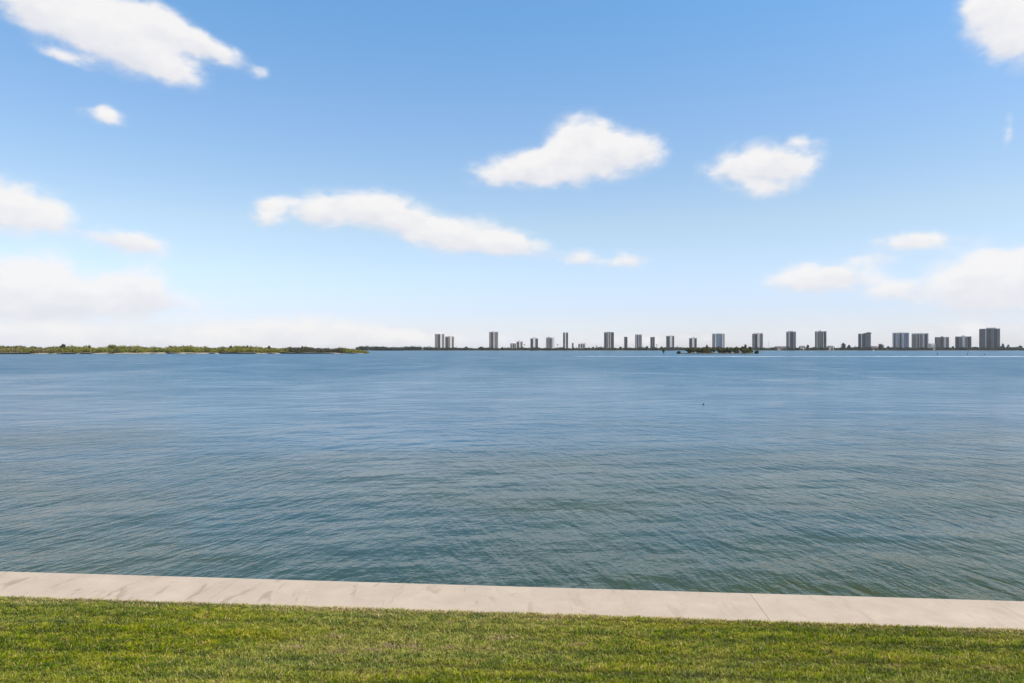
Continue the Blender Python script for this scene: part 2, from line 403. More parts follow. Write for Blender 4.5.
# ------------------------------------------------------------------ ground, lawn, seawall, water
YAW = R(-4.8)
ux, uy = math.cos(YAW), math.sin(YAW); vx, vy = -math.sin(YAW), math.cos(YAW)   # along / across the wall
ORG = (0.0, 12.08)
CAPW = 1.25
def uv(u, v, z=0.0): return (ORG[0]+u*ux+v*vx, ORG[1]+u*uy+v*vy, z)
LAWN_Z = 0.012
# ground
mb = MB()
us = np.linspace(-60, 60, 41); vv = np.linspace(-60, -CAPW-0.004, 25)
for a in us:
    for b_ in vv: mb.v.append(uv(a, b_, LAWN_Z-0.02 if b_ > -30 else LAWN_Z-0.02))
nb = len(vv)
for i in range(len(us)-1):
    for j in range(nb-1): mb.f.append((i*nb+j, (i+1)*nb+j, (i+1)*nb+j+1, i*nb+j+1))
g = mb.build('ground', M['soil']); tag(g, kind='structure')

def build_lawn():
    # blade roots in wall coordinates: dense where the lawn is close to the eye
    dens = 7600
    u0, u1, v0, v1 = -14, 14, -5.4, -CAPW+.04
    N = int((u1-u0)*(v1-v0)*dens)
    u = rng.uniform(u0,u1,N); v = rng.uniform(v0,v1,N)
    def sn(a, b, s):      # cheap smooth noise
        return sum(np.sin(a*f1*s+p1+1.7*np.sin(b*f2*s+p2))*w_ for f1,p1,f2,p2,w_ in
                   ((1.0,.3,1.3,2.1,.5),(2.1,4.0,1.7,.4,.3),(3.7,1.1,4.3,5.2,.2)))
    # mower passes: bands along the wall leaning to and fro, with wheel marks cut lower
    band = np.sin((v+CAPW)*2*np.pi/.56 + 1.2 + .5*sn(u,v,.5))
    line = np.clip(np.sin(v*2*np.pi/.29 + 1.6*sn(u*.45, v*.3+4, 1.0))*1.6-.75, 0, 1)*np.clip(.65+.8*sn(u*.6+5, v*2.2, 1.3), 0, 1)   # wheel marks
    clump = sn(u, v, 7.)*.5 + sn(v*1.3+9, u*.8, 19.)*.7
    H = (.036 + .013*clump + .006*band - .012*line)*rng.uniform(.6,1.3,N)
    edge = np.clip(1-(v1-v)/(.30+.14*sn(u, u*.5, 2.0)), 0, 1)**.7
    H *= (1-.25*edge)
    ang = rng.uniform(0,2*np.pi,N); lean = rng.uniform(.25,1.25,N)
    lu = np.cos(ang)*lean + .45*band; lv = np.sin(ang)*lean + .12*clump
    W = rng.uniform(.0024,.0048,N)
    wa = ang + rng.uniform(.9,2.2,N)
    wu, wv_ = np.cos(wa)*W, np.sin(wa)*W
    z0 = np.where(v > -CAPW-.01, .0, LAWN_Z-.018)
    keep = v < -CAPW + .004 + .022*np.clip(.5+sn(u*1.0, u*.7, 6.),0,1.4)
    def P(uu, v2, zz): return np.stack([ORG[0]+uu*ux+v2*vx, ORG[1]+uu*uy+v2*vy, zz],1)
    A = P(u-wu, v-wv_, z0); B = P(u+wu, v+wv_, z0)
    mu, mv = u+lu*H*.35, v+lv*H*.35
    C = P(mu+wu*.8, mv+wv_*.8, z0+H*.7); D = P(mu-wu*.8, mv-wv_*.8, z0+H*.7)
    T = P(u+lu*H*1.05, v+lv*H*1.05, z0+H)
    A, B, C, D, T = (q_[keep] for q_ in (A, B, C, D, T)); Nk = N; N = int(keep.sum())
    V = np.stack([A,B,C,D,T],1).reshape(-1,3)
    k = np.arange(N)*5
    idx = np.stack([k,k+1,k+2, k,k+2,k+3, k+3,k+2,k+4],1).ravel()
    tone = np.clip(rng.normal(.52,.19,Nk) + .06*band - .42*line + .10*edge + .16*sn(u*1.1+3, v*1.6, 16.), 0, 1)
    dryp = .15 + .80*edge*np.clip(.65+.5*sn(u,v*2,3.),0,1) + .10*np.clip(clump,0,1)
    dry = np.where(rng.uniform(0,1,Nk) < dryp, rng.uniform(.5,1,Nk), 0.)
    tone, dry = tone[keep], dry[keep]
    o = np_mesh('grass', V, 3, M['grass'], None, {'tone': np.repeat(tone,5), 'dry': np.repeat(dry,5)}, idx)
    tag(o, 'short mown green lawn with dry brown patches along the seawall', 'lawn', kind='stuff')
build_lawn()

# seawall: cap slabs with open joints, a backing wall below
swl = empty('seawall', uv(0,0,-.8), 'pale concrete seawall cap running between the lawn and the water', 'seawall', rz=YAW)
JL = [-5.0 + 9.1*k for k in range(-5, 7)]
for k in range(len(JL)-1):
    a, b_ = JL[k]+.0012, JL[k+1]-.0012
    bm = bmesh.new()
    bmesh.ops.create_cube(bm, size=1.0)
    for vtx in bm.verts:
        vtx.co.x = (a+b_)/2 + vtx.co.x*(b_-a); vtx.co.y = -CAPW/2 + vtx.co.y*CAPW; vtx.co.z = .8 - .125 + vtx.co.z*.25 + random.uniform(-.002,.002)
    bmesh.ops.bevel(bm, geom=[e for e in bm.edges], offset=.004, segments=2, affect='EDGES')
    me = bpy.data.meshes.new('slab'); bm.to_mesh(me); bm.free(); me.materials.append(M['concrete'])
    o = bpy.data.objects.new('slab', me); col.objects.link(o); o.parent = swl
for q_ in JL[1:-1]:
    MB().box(q_-.03, q_+.03, -CAPW+.006, -.006, .56, .7955).build('joint_filler', M['concrete'], swl)
MB().box(-60, 60, -.42, -.10, -2.2, .545).build('wall_panel', M['concrete'], swl)

# water: one sheet, finer near the shore
def water():
    mb = MB()
    ys = [-.15, 20, 50, 90, 150, 240, 380, 600, 900, 1300, 1800, 2300]
    xs = sorted([-k for k in (30, 70, 130, 220, 350, 550, 850, 1300, 2000, 3000, 4000)] + [0] + [30, 70, 130, 220, 350, 550, 850, 1300, 2000, 3000, 4000])
    for x in xs:
        for y in ys:
            p = uv(x, y, WATER_Z); mb.v.append(p)
    n = len(ys)
    for i in range(len(xs)-1):
        for j in range(n-1): mb.f.append((i*n+j,(i+1)*n+j,(i+1)*n+j+1,i*n+j+1))
    tag(mb.build('water', M['water']), kind='structure')
water()

# broken white water along a sand bar
def wake():
    d = 448.0; x0, x1 = X_at(575, d), X_at(1120, d)
    V = []; n = 900
    for i in range(n):
        t = rng.uniform(); x = x0+(x1-x0)*t
        y = d + 5*math.sin(x*.012) + rng.normal()*2.5
        L = rng.uniform(1.2, 5.0); h = rng.uniform(.05,.12)*(1.2+.5*math.sin(x*.021+1)+.3*math.sin(x*.053))*min(1,(x-x0)/120.+.15); wd = rng.uniform(.5,1.0)
        a = (x-L, y, WATER_Z-.03); b_ = (x+L, y, WATER_Z-.03)
        c1 = (x-L*.4, y-wd, WATER_Z-.03); c2 = (x+L*.5, y-wd*.8, WATER_Z-.03)
        d1 = (x-L*.35, y, WATER_Z+h); d2 = (x+L*.3, y+.1, WATER_Z+h*.8)
        e1 = (x-L*.4, y+wd, WATER_Z-.03); e2 = (x+L*.4, y+wd, WATER_Z-.03)
        V += [a,c1,d1,d1, c1,c2,d2,d1, c2,b_,d2,d2, a,d1,e1,e1, d1,d2,e2,e1, d2,b_,e2,e2]
    mb = MB()
    for i in range(0, len(V), 4):
        q = V[i:i+4]; q = q[:3] if q[2] == q[3] else q
        mb.add(q, [tuple(range(len(q)))])
    tag(mb.build('foam', M['foam']), 'thin white line of broken water across the bay in front of the towers', 'foam', kind='stuff')
wake()

# ------------------------------------------------------------------ land across the water
def land(name, outline, zmid, mat):
    """low mound: shore outline (x,y) raised to zmid inside"""
    n = len(outline); cx = sum(p[0] for p in outline)/n; cy = sum(p[1] for p in outline)/n
    mb = MB(); rings = ((1.0, WATER_Z-.6),(.985, WATER_Z+.35),(.93, WATER_Z+.9),(.6, zmid))
    # rings shrink towards the spine (constant x) so that long strips keep their length
    for s, z in rings:
        for x, y in outline: mb.v.append((cx+(x-cx)*(.5+.5*s) if s < 1 else x, cy+(y-cy)*s, z))
    for r in range(len(rings)-1):
        for i in range(n): mb.f.append((r*n+i, r*n+(i+1)%n, (r+1)*n+(i+1)%n, (r+1)*n+i))
    mb.f.append(tuple((len(rings)-1)*n+i for i in range(n)))
    tag(mb.build(name, mat), kind='structure')

# left island: shore distance along the picture
def isl_front(px): return 665 + (px/370.)*75 + 8*math.sin(px*.09) + 4*math.sin(px*.31)
pts = [(X_at(p, isl_front(p)-3.5), isl_front(p)-3.5) for p in range(-90, 372, 6)]
back = [(X_at(p, isl_front(p)+80*min(1,(375-p)/60.)+4), isl_front(p)+80*min(1,(375-p)/60.)+4) for p in range(370, -91, -20)]
land('island', pts+back, .6, M['sand'])

def island_thicket():
    sets = {'olive': [], 'scrub': [], 'dead': [], 'green': []}
    def prof(px):   # height (m) of the canopy
        h = 8.0 + .9*math.sin(px*.11)+.6*math.sin(px*.37+1)+.5*math.sin(px*.83)
        if px > 270: h *= .86
        if px > 342: h *= max(.25, 1-(px-342)/38.)
        return h
    for i in range(3200):
        px = rng.uniform(-85, 366); row = rng.uniform(0,1)
        width = 62*min(1,(372-px)/60.)
        d = isl_front(px) + 1 + row*width
        x = X_at(px, d); h = prof(px)*(.62+.38*row**.6)*rng.uniform(.84,1.04)
        r = rng.uniform(1.6,3.4)
        if px > 284+rng.normal()*4 and px < 343+rng.normal()*4: key = 'dead' if rng.uniform() < .8 else 'green'
        elif px < 60+rng.normal()*10: key = 'scrub' if row < .55 and rng.uniform() < .6 else ('green' if row > .6 else 'olive')
        else: key = 'green' if (row > .8 or rng.uniform() < .08) else ('scrub' if rng.uniform() < .14 else 'olive')
        low = rng.uniform() < .5
        zc = WATER_Z + h*.55; 
        sets[key].append(blob_pts((x, d, zc), (r*1.5, r, h*.47), 62))
    names = {'olive': 'olive green mangrove thicket covering the long low island at left', 'scrub': 'tan dry scrub scattered over the long low island at left',
             'dead': 'brownish dark thicket at the right end of the long low island', 'green': 'dark green canopy along the back of the long low island'}
    nm = {'olive': 'mangrove_thicket', 'scrub': 'dry_scrub', 'dead': 'brown_thicket', 'green': 'green_canopy'}
    for k, L in sets.items():
        P = np.concatenate(L); P = P[P[:,2] > WATER_Z]
        tag(np_mesh(nm[k], leaf_quads(P, np.full(len(P), .5)), 4, M['f_'+k]), names[k], 'thicket', kind='stuff')
island_thicket()

def tree(name, x, y, h, wd, leaves, label, cat, group=None, clumps=5, n=110, ls=.7, z0=WATER_Z+.3, trunk=.3, bushy=False):
    e = empty(name, (x,y,z0), label, cat, group)
    t = MB(); lean = rng.normal()*.04*h
    t.tube([(0,0,-.6),(lean*.4,0,h*.35),(lean,0,h*.8)], [wd*.05+.08, wd*.035+.06, .05])
    P = []
    for k in range(clumps):
        a = rng.uniform(0, 2*math.pi); rr = wd*.5*rng.uniform(.15,.62)
        cz = h*(rng.uniform(.22,.72) if bushy else rng.uniform(.48,.82)); cr = wd*rng.uniform(.2,.32)
        c = (lean+rr*math.cos(a), rr*math.sin(a), cz)
        t.tube([(lean*.5,0,h*.3),(c[0]*.6,c[1]*.6,h*.3+(cz-h*.3)*.6),c], [wd*.02+.05,wd*.015+.03,.03], 5)
        P.append(blob_pts(c, (cr, cr, min(h*.24, cr*.9)), n))
    c = (lean, 0, h*.80); P.append(blob_pts(c, (wd*.24, wd*.24, h*.2), n))
    P = np.concatenate(P); P = P[P[:,2] > .05]
    t.build('trunk', M['bark'], e)
    np_mesh('crown', leaf_quads(P, np.full(len(P), ls)), 4, M[leaves], e)
    return e
def palm(x, y, h, label, group=None):
    e = empty('palm_tree', (x,y,WATER_Z+1.2), label, 'palm tree', group)
    lean = rng.normal()*.05*h
    MB().tube([(0,0,-.5),(lean*.3,0,h*.4),(lean*.7,0,h*.8),(lean,0,h)], [.4,.3,.26,.24]).build('trunk', M['bark'], e)
    cr = MB()
    for k in range(17):
        a = k*2.4; up = rng.uniform(-.3,.9); L = rng.uniform(2.6,3.6); pr = None
        da = Vector((math.cos(a), math.sin(a), 0)); sd_ = Vector((-math.sin(a), math.cos(a), 0))
        for j in range(5):
            t = j/4.; c = Vector((lean,0,h)) + da*L*t*.85 + Vector((0,0,up*L*t*.8 - 2.4*t*t)); wv = sd_*(.55*math.sin(math.pi*(.12+.86*t)))
            q = (c-wv-Vector((0,0,.2)), c, c+wv-Vector((0,0,.2)))
            if pr: cr.add([pr[0],pr[1],q[1],q[0]],[(0,1,2,3)]); cr.add([pr[1],pr[2],q[2],q[1]],[(0,1,2,3)])
            pr = q
    cr.build('frond_crown', M['f_far'], e)
    return e

# trees that stand out above the left island
for px, top, wd, lf, lab in (
    (63, 344.2, 8.5, 'f_green', 'tallest dark tree rising above the left end of the low island'),
    (112, 344.4, 14., 'f_olive', 'broad rounded tree canopy standing above the island, second high point from its left end'),
    (89, 345.2, 4.5, 'f_olive', 'small dark tree between the tallest tree and the broad canopy on the low island'),
    (170.5, 345.6, 2.6, 'f_green', 'small dark tree poking up right of the broad canopy on the island'),
    (187.5, 345.6, 2.6, 'f_green', 'thin dark treetop on the island halfway along its olive thicket'),
    (231, 345.7, 2.4, 'f_green', 'single dark treetop just left of the close pair on the island'),
    (244.6, 346.2, 2.2, 'f_green', 'lower left tree of the close pair above the island thicket'),
    (247.8, 345.4, 2.6, 'f_green', 'taller right tree of the close pair above the island thicket'),
    (269, 345.8, 4.0, 'f_green', 'low dark tree right of the close pair, above the olive thicket'),
    (302, 346.0, 3.0, 'f_dead', 'lone treetop above the brown thicket on the right half of the island')):
    d = isl_front(px)+34; z0 = WATER_Z+.9
    tree('island_tree', X_at(px,d), d, (Z_at(top,d)-z0)/.98, wd, lf, lab, 'tree', 'trees standing above the low island', 5, 60, .6, z0)

# small mangrove islet in front of the far shore
DI = 700.0
pts = [(X_at(p, DI+q), DI+q) for p, q in ((676,0),(690,-9),(715,-12),(740,-11),(757,-2),(750,12),(720,18),(690,14))]
land('mud_bank', pts, WATER_Z+.7, M['mud'])
gi = 'mangroves on the small islet'
isl = []
for k in range(20):
    px = 687 + k*3.35 + rng.normal()*.6; q = rng.uniform(-7, 9)
    isl.append((px, q, 347.3 + .9*math.sin(k*1.9) + rng.normal()*.35, rng.uniform(5.5,8.0), 'f_islet' if rng.uniform() < .85 else 'f_olive'))
for px, q, top, wd, lf in isl:
    d = DI+q
    tree('mangrove_bush', X_at(px,d), d, max(2.2, Z_at(top,d)-WATER_Z-.3), wd, lf, 'olive mangrove bush merging into the thicket of the small islet', 'mangrove', gi, 6, 80, .55, bushy=True)
for px, q, top, wd, lf, lab in (
    (678.5, -3, 351.0, 5.0, 'f_green', 'lowest dark mangrove at the left tip of the small islet'),
    (707.5, 2, 344.6, 4.0, 'f_green', 'tallest dark mangrove top left of the blue tower on the small islet'),
    (745, 6, 344.2, 6.0, 'f_green', 'dark rounded mangrove standing high near the right end of the islet'),
    (756.5, -2, 350.6, 4.2, 'f_green', 'dark mangrove hanging over the water at the right tip of the islet'),
    (664, -2, 347.8, 4.2, 'f_islet', 'lone mangrove standing in open water left of the small islet')):
    d = DI+q
    tree('mangrove_bush', X_at(px,d), d, max(1.8, Z_at(top,d)-WATER_Z-.3), wd, lf, lab, 'mangrove', gi if px > 670 else None, 5, 80, .5, bushy=True)

# far shore
DS = 1950.0
pts = [(X_at(p, DS-8+ (60 if p < 430 else 0)*0), DS-8 + 14*math.sin(p*.05)) for p in range(352, 1120, 16)]
back = [(X_at(p, DS+380), DS+380) for p in range(1120, 351, -48)]
land('far_shore', pts+back, 1.0, M['mud'])
def far_thicket():
    L = []
    for i in range(3600):
        px = rng.uniform(356, 1110); row = rng.uniform(0,1)
        d = DS + 8 + row*70; 
        if px < 440: h = 13.0 + 1.6*math.sin(px*.11-1.) - max(0,(px-415)/25.)*4
        else:
            h = 9.0 + 1.2*math.sin(px*.17)+1.2*math.sin(px*.47+2) + (1.2 if px > 640 else 0)
        h = max(2.5, h*rng.uniform(.65,1.1))*(.75+.25*row); r = rng.uniform(3,6)
        L.append(blob_pts((X_at(px,d), d, WATER_Z+.6+h*.5), (r*1.2, r, h*.52), 22))
    P = np.concatenate(L); P = P[P[:,2] > WATER_Z]
    tag(np_mesh('shoreline_thicket', leaf_quads(P, np.full(len(P), 1.5)), 4, M['f_far']), 'dark belt of trees along the far shore at the feet of the towers', 'tree belt', kind='stuff')
far_thicket()
DT = DS+50
for px, top, wd, lab in (
    (466, 346.6, 9, 'small round dark tree between the adjoining pair and the tall third tower'),
    (481, 346.6, 10, 'wider dark tree close to the left foot of the tall third tower'),
    (502.5, 347.2, 9, 'low dark tree right beside the tall third tower'),
    (593, 347.0, 8, 'small dark tree left of the broad dark tower'),
    (620.5, 346.8, 8, 'dark tree between the broad dark tower and the slim dark block'),
    (647, 346.2, 11, 'dark tree at the left foot of the short dark tower'),
    (661.5, 346.6, 9, 'dark tree between the short dark tower and the pale banded tower'),
    (808, 344.8, 9, 'loose crowned tree left of the tower with the roof house'),
    (843.5, 342.7, 16, 'largest rounded dark tree on the far shore'),
    (849.5, 344.8, 12, 'dark tree just right of the large rounded tree, left of the slant roofed tower'),
    (880, 343.7, 18, 'wide dark tree standing right of the slant roofed tower'),
    (888, 346.0, 10, 'lower dark tree at the left foot of the wide pale tower'),
    (953, 346.2, 8, 'small dark tree between the two lower towers at right'),
    (1003, 343.5, 11, "dark tree at the right foot of the largest tower"),
    (1008.5, 344.6, 8, 'thin dark tree second to the right of the largest tower'),
    (1020, 345.6, 12, 'low dark tree at the far right edge of the photo')):
    z0 = WATER_Z+1.2
    tree('shore_tree', X_at(px,DT), DT, Z_at(top,DT)-z0, wd*1.25, 'f_far', lab, 'tree', 'single trees on the far shore', 6, 70, 1.3, z0, bushy=True)
for px, top, lab in ((524.5, 344.2, 'palm standing alone right of the low stepped block'), (557.6, 344.2, 'palm standing alone left of the tall narrow tower'),
                     (596.3, 345.8, 'short palm left of the broad dark tower'), (656.4, 344.6, 'palm right beside the short dark tower')):
    palm(X_at(px,DT-10), DT-10, Z_at(top,DT-10)-WATER_Z-1.2, lab, 'palms on the far shore')

# ------------------------------------------------------------------ towers
TZ = WATER_Z+1.6
def tower(px0, px1, top, d, label, wall, strips, roof=(), glass='glass_dark', depth=None, rot=0.0, cat='tower', name='apartment_tower', floor_h=3.0, chamfer=None, base=None):
    """strips: (a,b,kind) fractions of the front; kind g glazing with balcony slabs, d dark recess, p pale pier, w plain"""
    x = X_at((px0+px1)/2., d); wd = (px1-px0)/F*d*math.cos(math.atan2(x, d)); h = Z_at(top, d)-TZ
    dp = depth or max(16., min(26., wd*.8))
    e = empty(name, (x*(d+dp/2)/d, d+dp/2, TZ), label, cat, 'towers across the bay' if name == 'apartment_tower' else None, rot - math.atan2(x, d))
    hw, hd = wd/2., dp/2.
    body = MB()
    if chamfer:
        body.prism([(-hw+chamfer,-hd),(hw,-hd),(hw,hd),(-hw,hd),(-hw,-hd+chamfer)], 0, h)
    else: body.box(-hw, hw, -hd, hd, 0, h)
    body.build('wall', M[wall], e)
    nfl = max(2, int(h/floor_h))
    for a, b_, kd in strips:
        xa, xb = -hw+a*wd, -hw+b_*wd
        if kd == 'b': MB().box(xa, xb, -hd-.3, -hd+.5, 1.0, h-1.0).build('window_band', M['glass_blue'], e)
        if kd in 'gd':
            MB().box(xa, xb, -hd-.25, -hd+.5, 1.0, h-1.2).build('window_band', M[glass if kd == 'g' else 'glass_dark'], e)
        if kd == 'g':
            s = MB()
            for q_ in (xa+.03, xb-.23): s.box(q_, q_+.2, -hd-1.35, -hd-.24, 1.0, h-.5)
            for k in range(1, nfl): s.box(xa+.05, xb-.05, -hd-1.3, -hd-.26, k*h/nfl-.15, k*h/nfl+.75)
            s.build('balconies', M['slab'], e)
        if kd == 'd':
            s = MB()
            for q_ in (xa-.02, xb-.18): s.box(q_, q_+.2, -hd-.47, -hd-.24, 1.0, h-.5)
            for k in range(1, nfl): s.box(xa, xb, -hd-.45, -hd-.26, k*h/nfl-.2, k*h/nfl+.5)
            s.build('spandrels', M['w_dark'], e)
        if kd == 'p':
            MB().box(xa, xb, -hd-1.6, -hd+.5, 0, h+.4).build('pier', M['w_light'], e)
    # both ends carry a window column
    for s_ in (-1, 1):
        c0 = chamfer or 0
        MB().box(min(s_*hw, s_*(hw+.2)), max(s_*hw, s_*(hw+.2)), -hd*.45+c0*.3, hd*.5, 2, h-2).build('window_column', M['glass_dark'], e)
    MB().box(-hw-.3, hw+.3, -hd-.35, hd+.3, h+.003, h+1.1).build('parapet', M[wall], e) if not chamfer else MB().prism([(-hw+chamfer-.2,-hd-.3),(hw+.3,-hd-.3),(hw+.3,hd+.3),(-hw-.3,hd+.3),(-hw-.3,-hd+chamfer-.2)], h+.003, h+1.1).build('parapet', M[wall], e)
    for a, b_, rt, m_ in roof:
        MB().box(-hw+a*wd, -hw+b_*wd, -hd*.6, hd*.5, h+1.1, Z_at(rt,d)-TZ).build('roof_house', M[m_], e)
    MB().box(-hw-3, hw+3, -hd-3, hd+3, -1.0, 3.6 if base is None else base).build('podium', M['w_grey'], e)
    return e
S = tower; D0 = 2010.
S(435.1,444.1,334.2,D0, 'taller grey tower of the adjoining pair at the left end of the skyline', 'w_grey', [(.06,.18,'g'),(.22,.52,'d'),(.54,.70,'p'),(.74,.97,'g')], [(.45,.75,333.2,'w_light')], rot=R(6))
S(445.2,454.0,336.8,D0+20, 'shorter grey tower of the adjoining pair at the left end of the skyline', 'w_grey', [(.04,.30,'d'),(.32,.52,'g'),(.56,.74,'p'),(.78,.97,'g')], [(.3,.6,336.0,'w_grey')])
S(489.2,498.1,332.2,D0, 'tall grey tower standing alone with a pale band near its top right', 'w_grey', [(.03,.16,'g'),(.2,.42,'d'),(.50,.58,'p'),(.6,.96,'g')], [(.32,.55,331.2,'w_grey')])
e = S(510.2,516.4,343.4,D0, 'low stepped pale block in front left of the first short tower', 'w_light', [(.05,.3,'g'),(.4,.6,'d'),(.7,.95,'g')], [(.5,.9,342.4,'w_light')], depth=22)
S(516.6,522.8,341.6,D0+6, 'taller stepped pale block attached right of the low stepped one', 'w_light', [(.05,.35,'d'),(.45,.6,'p'),(.65,.95,'g')], [(.25,.6,340.4,'w_grey')], depth=22)
S(530.4,538.1,338.6,D0, 'short tower with dark sides and a pale raised middle', 'w_grey', [(.04,.32,'d'),(.36,.62,'p'),(.66,.96,'d')], [(.33,.66,337.4,'w_grey')], 'glass_dark')
S(546.1,554.2,338.0,D0, 'short grey tower with a raised left roof and pale right edge', 'w_grey', [(.04,.38,'g'),(.42,.55,'d'),(.58,.72,'g'),(.78,.98,'p')], [(.1,.5,336.8,'w_grey')])
S(563.1,568.1,332.8,D0, 'tall narrow tower with three vertical stripes', 'w_grey', [(.04,.3,'d'),(.36,.56,'p'),(.62,.96,'d')], [(.1,.3,332.0,'w_grey'),(.6,.85,332.0,'w_grey')], depth=16)
S(572.0,573.5,343.3,D0, 'thin dark block like a chimney beside the tall narrow tower', 'w_dark', [(.2,.8,'d')], [], depth=6)
S(578.2,585.6,343.8,D0, 'low pale block with three uneven peaks left of the broad dark tower', 'w_light', [(.05,.25,'g'),(.35,.5,'d'),(.6,.9,'g')], [(.12,.32,341.8,'w_light'),(.5,.64,342.8,'w_grey'),(.78,.98,343.2,'w_dark')], depth=20)
S(604.1,613.9,332.6,D0, 'broad dark tower with two thin pale vertical lines', 'w_dark', [(.02,.22,'d'),(.24,.42,'g'),(.45,.50,'p'),(.53,.60,'d'),(.62,.67,'p'),(.7,.98,'d')], [(.36,.74,331.8,'w_grey')])
S(624.2,627.4,337.2,D0, 'slim dark block between the broad dark tower and the pale one', 'w_dark', [(.3,.95,'d')], [], depth=14)
S(635.1,642.0,334.6,D0, 'pale tower with one dark vertical stripe left of centre', 'w_light', [(.05,.18,'g'),(.26,.42,'d'),(.55,.95,'g')], [(.12,.42,333.8,'w_light'),(.56,.8,333.8,'w_light')])
S(650.4,654.7,337.4,D0, 'short dark tower just left of the lone mangrove', 'w_dark', [(.06,.3,'d'),(.36,.6,'g'),(.66,.96,'d')], [(.7,1,336.8,'w_grey')], depth=16)
S(666.2,674.2,336.2,D0, 'grey tower with a broad pale vertical band up its middle', 'w_grey', [(.04,.42,'d'),(.45,.74,'p'),(.78,.97,'d')], [(.4,.66,335.4,'w_grey')])
S(689.2,696.8,338.4,D0, 'short tower with a raised pale centre and dark shoulders behind the islet', 'w_grey', [(.04,.34,'d'),(.38,.66,'p'),(.70,.96,'d')], [(.36,.7,337.2,'w_grey')])
S(712.2,724.6,333.8,D0, 'blue glass tower rising behind the small islet', 'w_light', [(.02,.12,'g'),(.15,.20,'d'),(.23,.29,'p'),(.31,.48,'b'),(.50,.62,'b'),(.64,.78,'b'),(.82,.90,'p'),(.92,.98,'d')], [(.3,.6,333.2,'w_grey')], depth=22)
S(752.2,762.9,334.0,D0, 'brownish tower with a deep dark slot and notched roof right of the islet', 'w_warm', [(.04,.2,'g'),(.24,.46,'d'),(.49,.7,'p'),(.74,.96,'g')], [(.18,.30,333.0,'w_warm'),(.46,.62,332.8,'w_warm'),(.78,.96,333.0,'w_warm')])
S(786.2,796.0,332.0,D0, 'grey tower with a raised centre, second left of the slant roofed tower', 'w_grey', [(.03,.22,'g'),(.27,.32,'p'),(.40,.70,'d'),(.78,.95,'g')], [(.2,.7,330.8,'w_grey')])
S(815.0,826.4,331.6,D0, 'grey tower with two white vertical lines and a small roof house', 'w_grey', [(.02,.12,'d'),(.14,.19,'p'),(.22,.58,'g'),(.61,.73,'d'),(.70,.745,'p'),(.78,.98,'d')], [(.36,.52,330.2,'w_grey')])
def roof_wedge(e, w0, w1, hd, z0, za, zb, m_):
    MB().add([(w0,-hd,z0),(w1,-hd,z0),(w1,hd,z0),(w0,hd,z0),(w0,-hd,za),(w1,-hd,zb),(w1,hd,zb),(w0,hd,za)],
             [(0,3,2,1),(4,5,6,7),(0,1,5,4),(1,2,6,5),(2,3,7,6),(3,0,4,7)]).build('slant_roof', M[m_], e)
e = S(858.2,870.8,334.0,D0, 'dark grey tower with a slanting peaked roof', 'w_dark', [(.03,.2,'d'),(.22,.3,'p'),(.34,.56,'d'),(.6,.97,'g')], [])
wd = 12.6/F*D0; hh = Z_at(334.0,D0)-TZ+1.103; roof_wedge(e, -.12*wd, .27*wd, 9, hh, hh+.5, hh+4.6, 'w_dark'); roof_wedge(e, .2705*wd, .49*wd, 9, hh, hh+4.6, hh+2.6, 'w_dark')
S(892.4,909.0,333.0,D0, 'wide tower of pale and blue vertical stripes, left of the matching pale one', 'w_light', [(.08,.16,'d'),(.18,.24,'b'),(.30,.38,'g'),(.42,.54,'d'),(.56,.60,'b'),(.61,.66,'p'),(.68,.80,'b'),(.82,.87,'d'),(.89,.97,'b')], [(.4,.66,332.4,'w_grey')], 'glass_blue', depth=24)
S(911.5,928.4,333.6,D0, 'wide pale tower beside the striped blue one, with a rooftop aerial', 'w_light', [(.03,.3,'g'),(.34,.44,'d'),(.48,.66,'g'),(.68,.74,'p'),(.76,.95,'d')], [(.2,.45,333.0,'w_light')], depth=24)
S(934.8,949.0,337.4,D0, 'lower tan tower with dark left windows, left of the two lower towers', 'w_warm', [(.03,.12,'d'),(.15,.32,'g'),(.36,.40,'d'),(.42,.60,'d'),(.66,.78,'p'),(.82,.97,'g')], [(.42,.60,336.2,'w_warm')], depth=24)
S(955.1,971.4,336.8,D0, 'lower grey tower with a raised middle, next left of the largest tower', 'w_grey', [(.03,.26,'d'),(.30,.42,'g'),(.46,.60,'p'),(.64,.72,'g'),(.76,.96,'d')], [(.40,.60,335.5,'w_grey')], depth=24)
S(979.1,1000.0,329.0,D0, 'largest dark tower at the right end of the skyline, with a chamfered left corner', 'w_dark', [(.30,.34,'p'),(.38,.56,'d'),(.60,.68,'g'),(.72,.86,'d'),(.88,.96,'g')], [(.33,.80,327.6,'w_white')], depth=34, chamfer=16., rot=R(0))

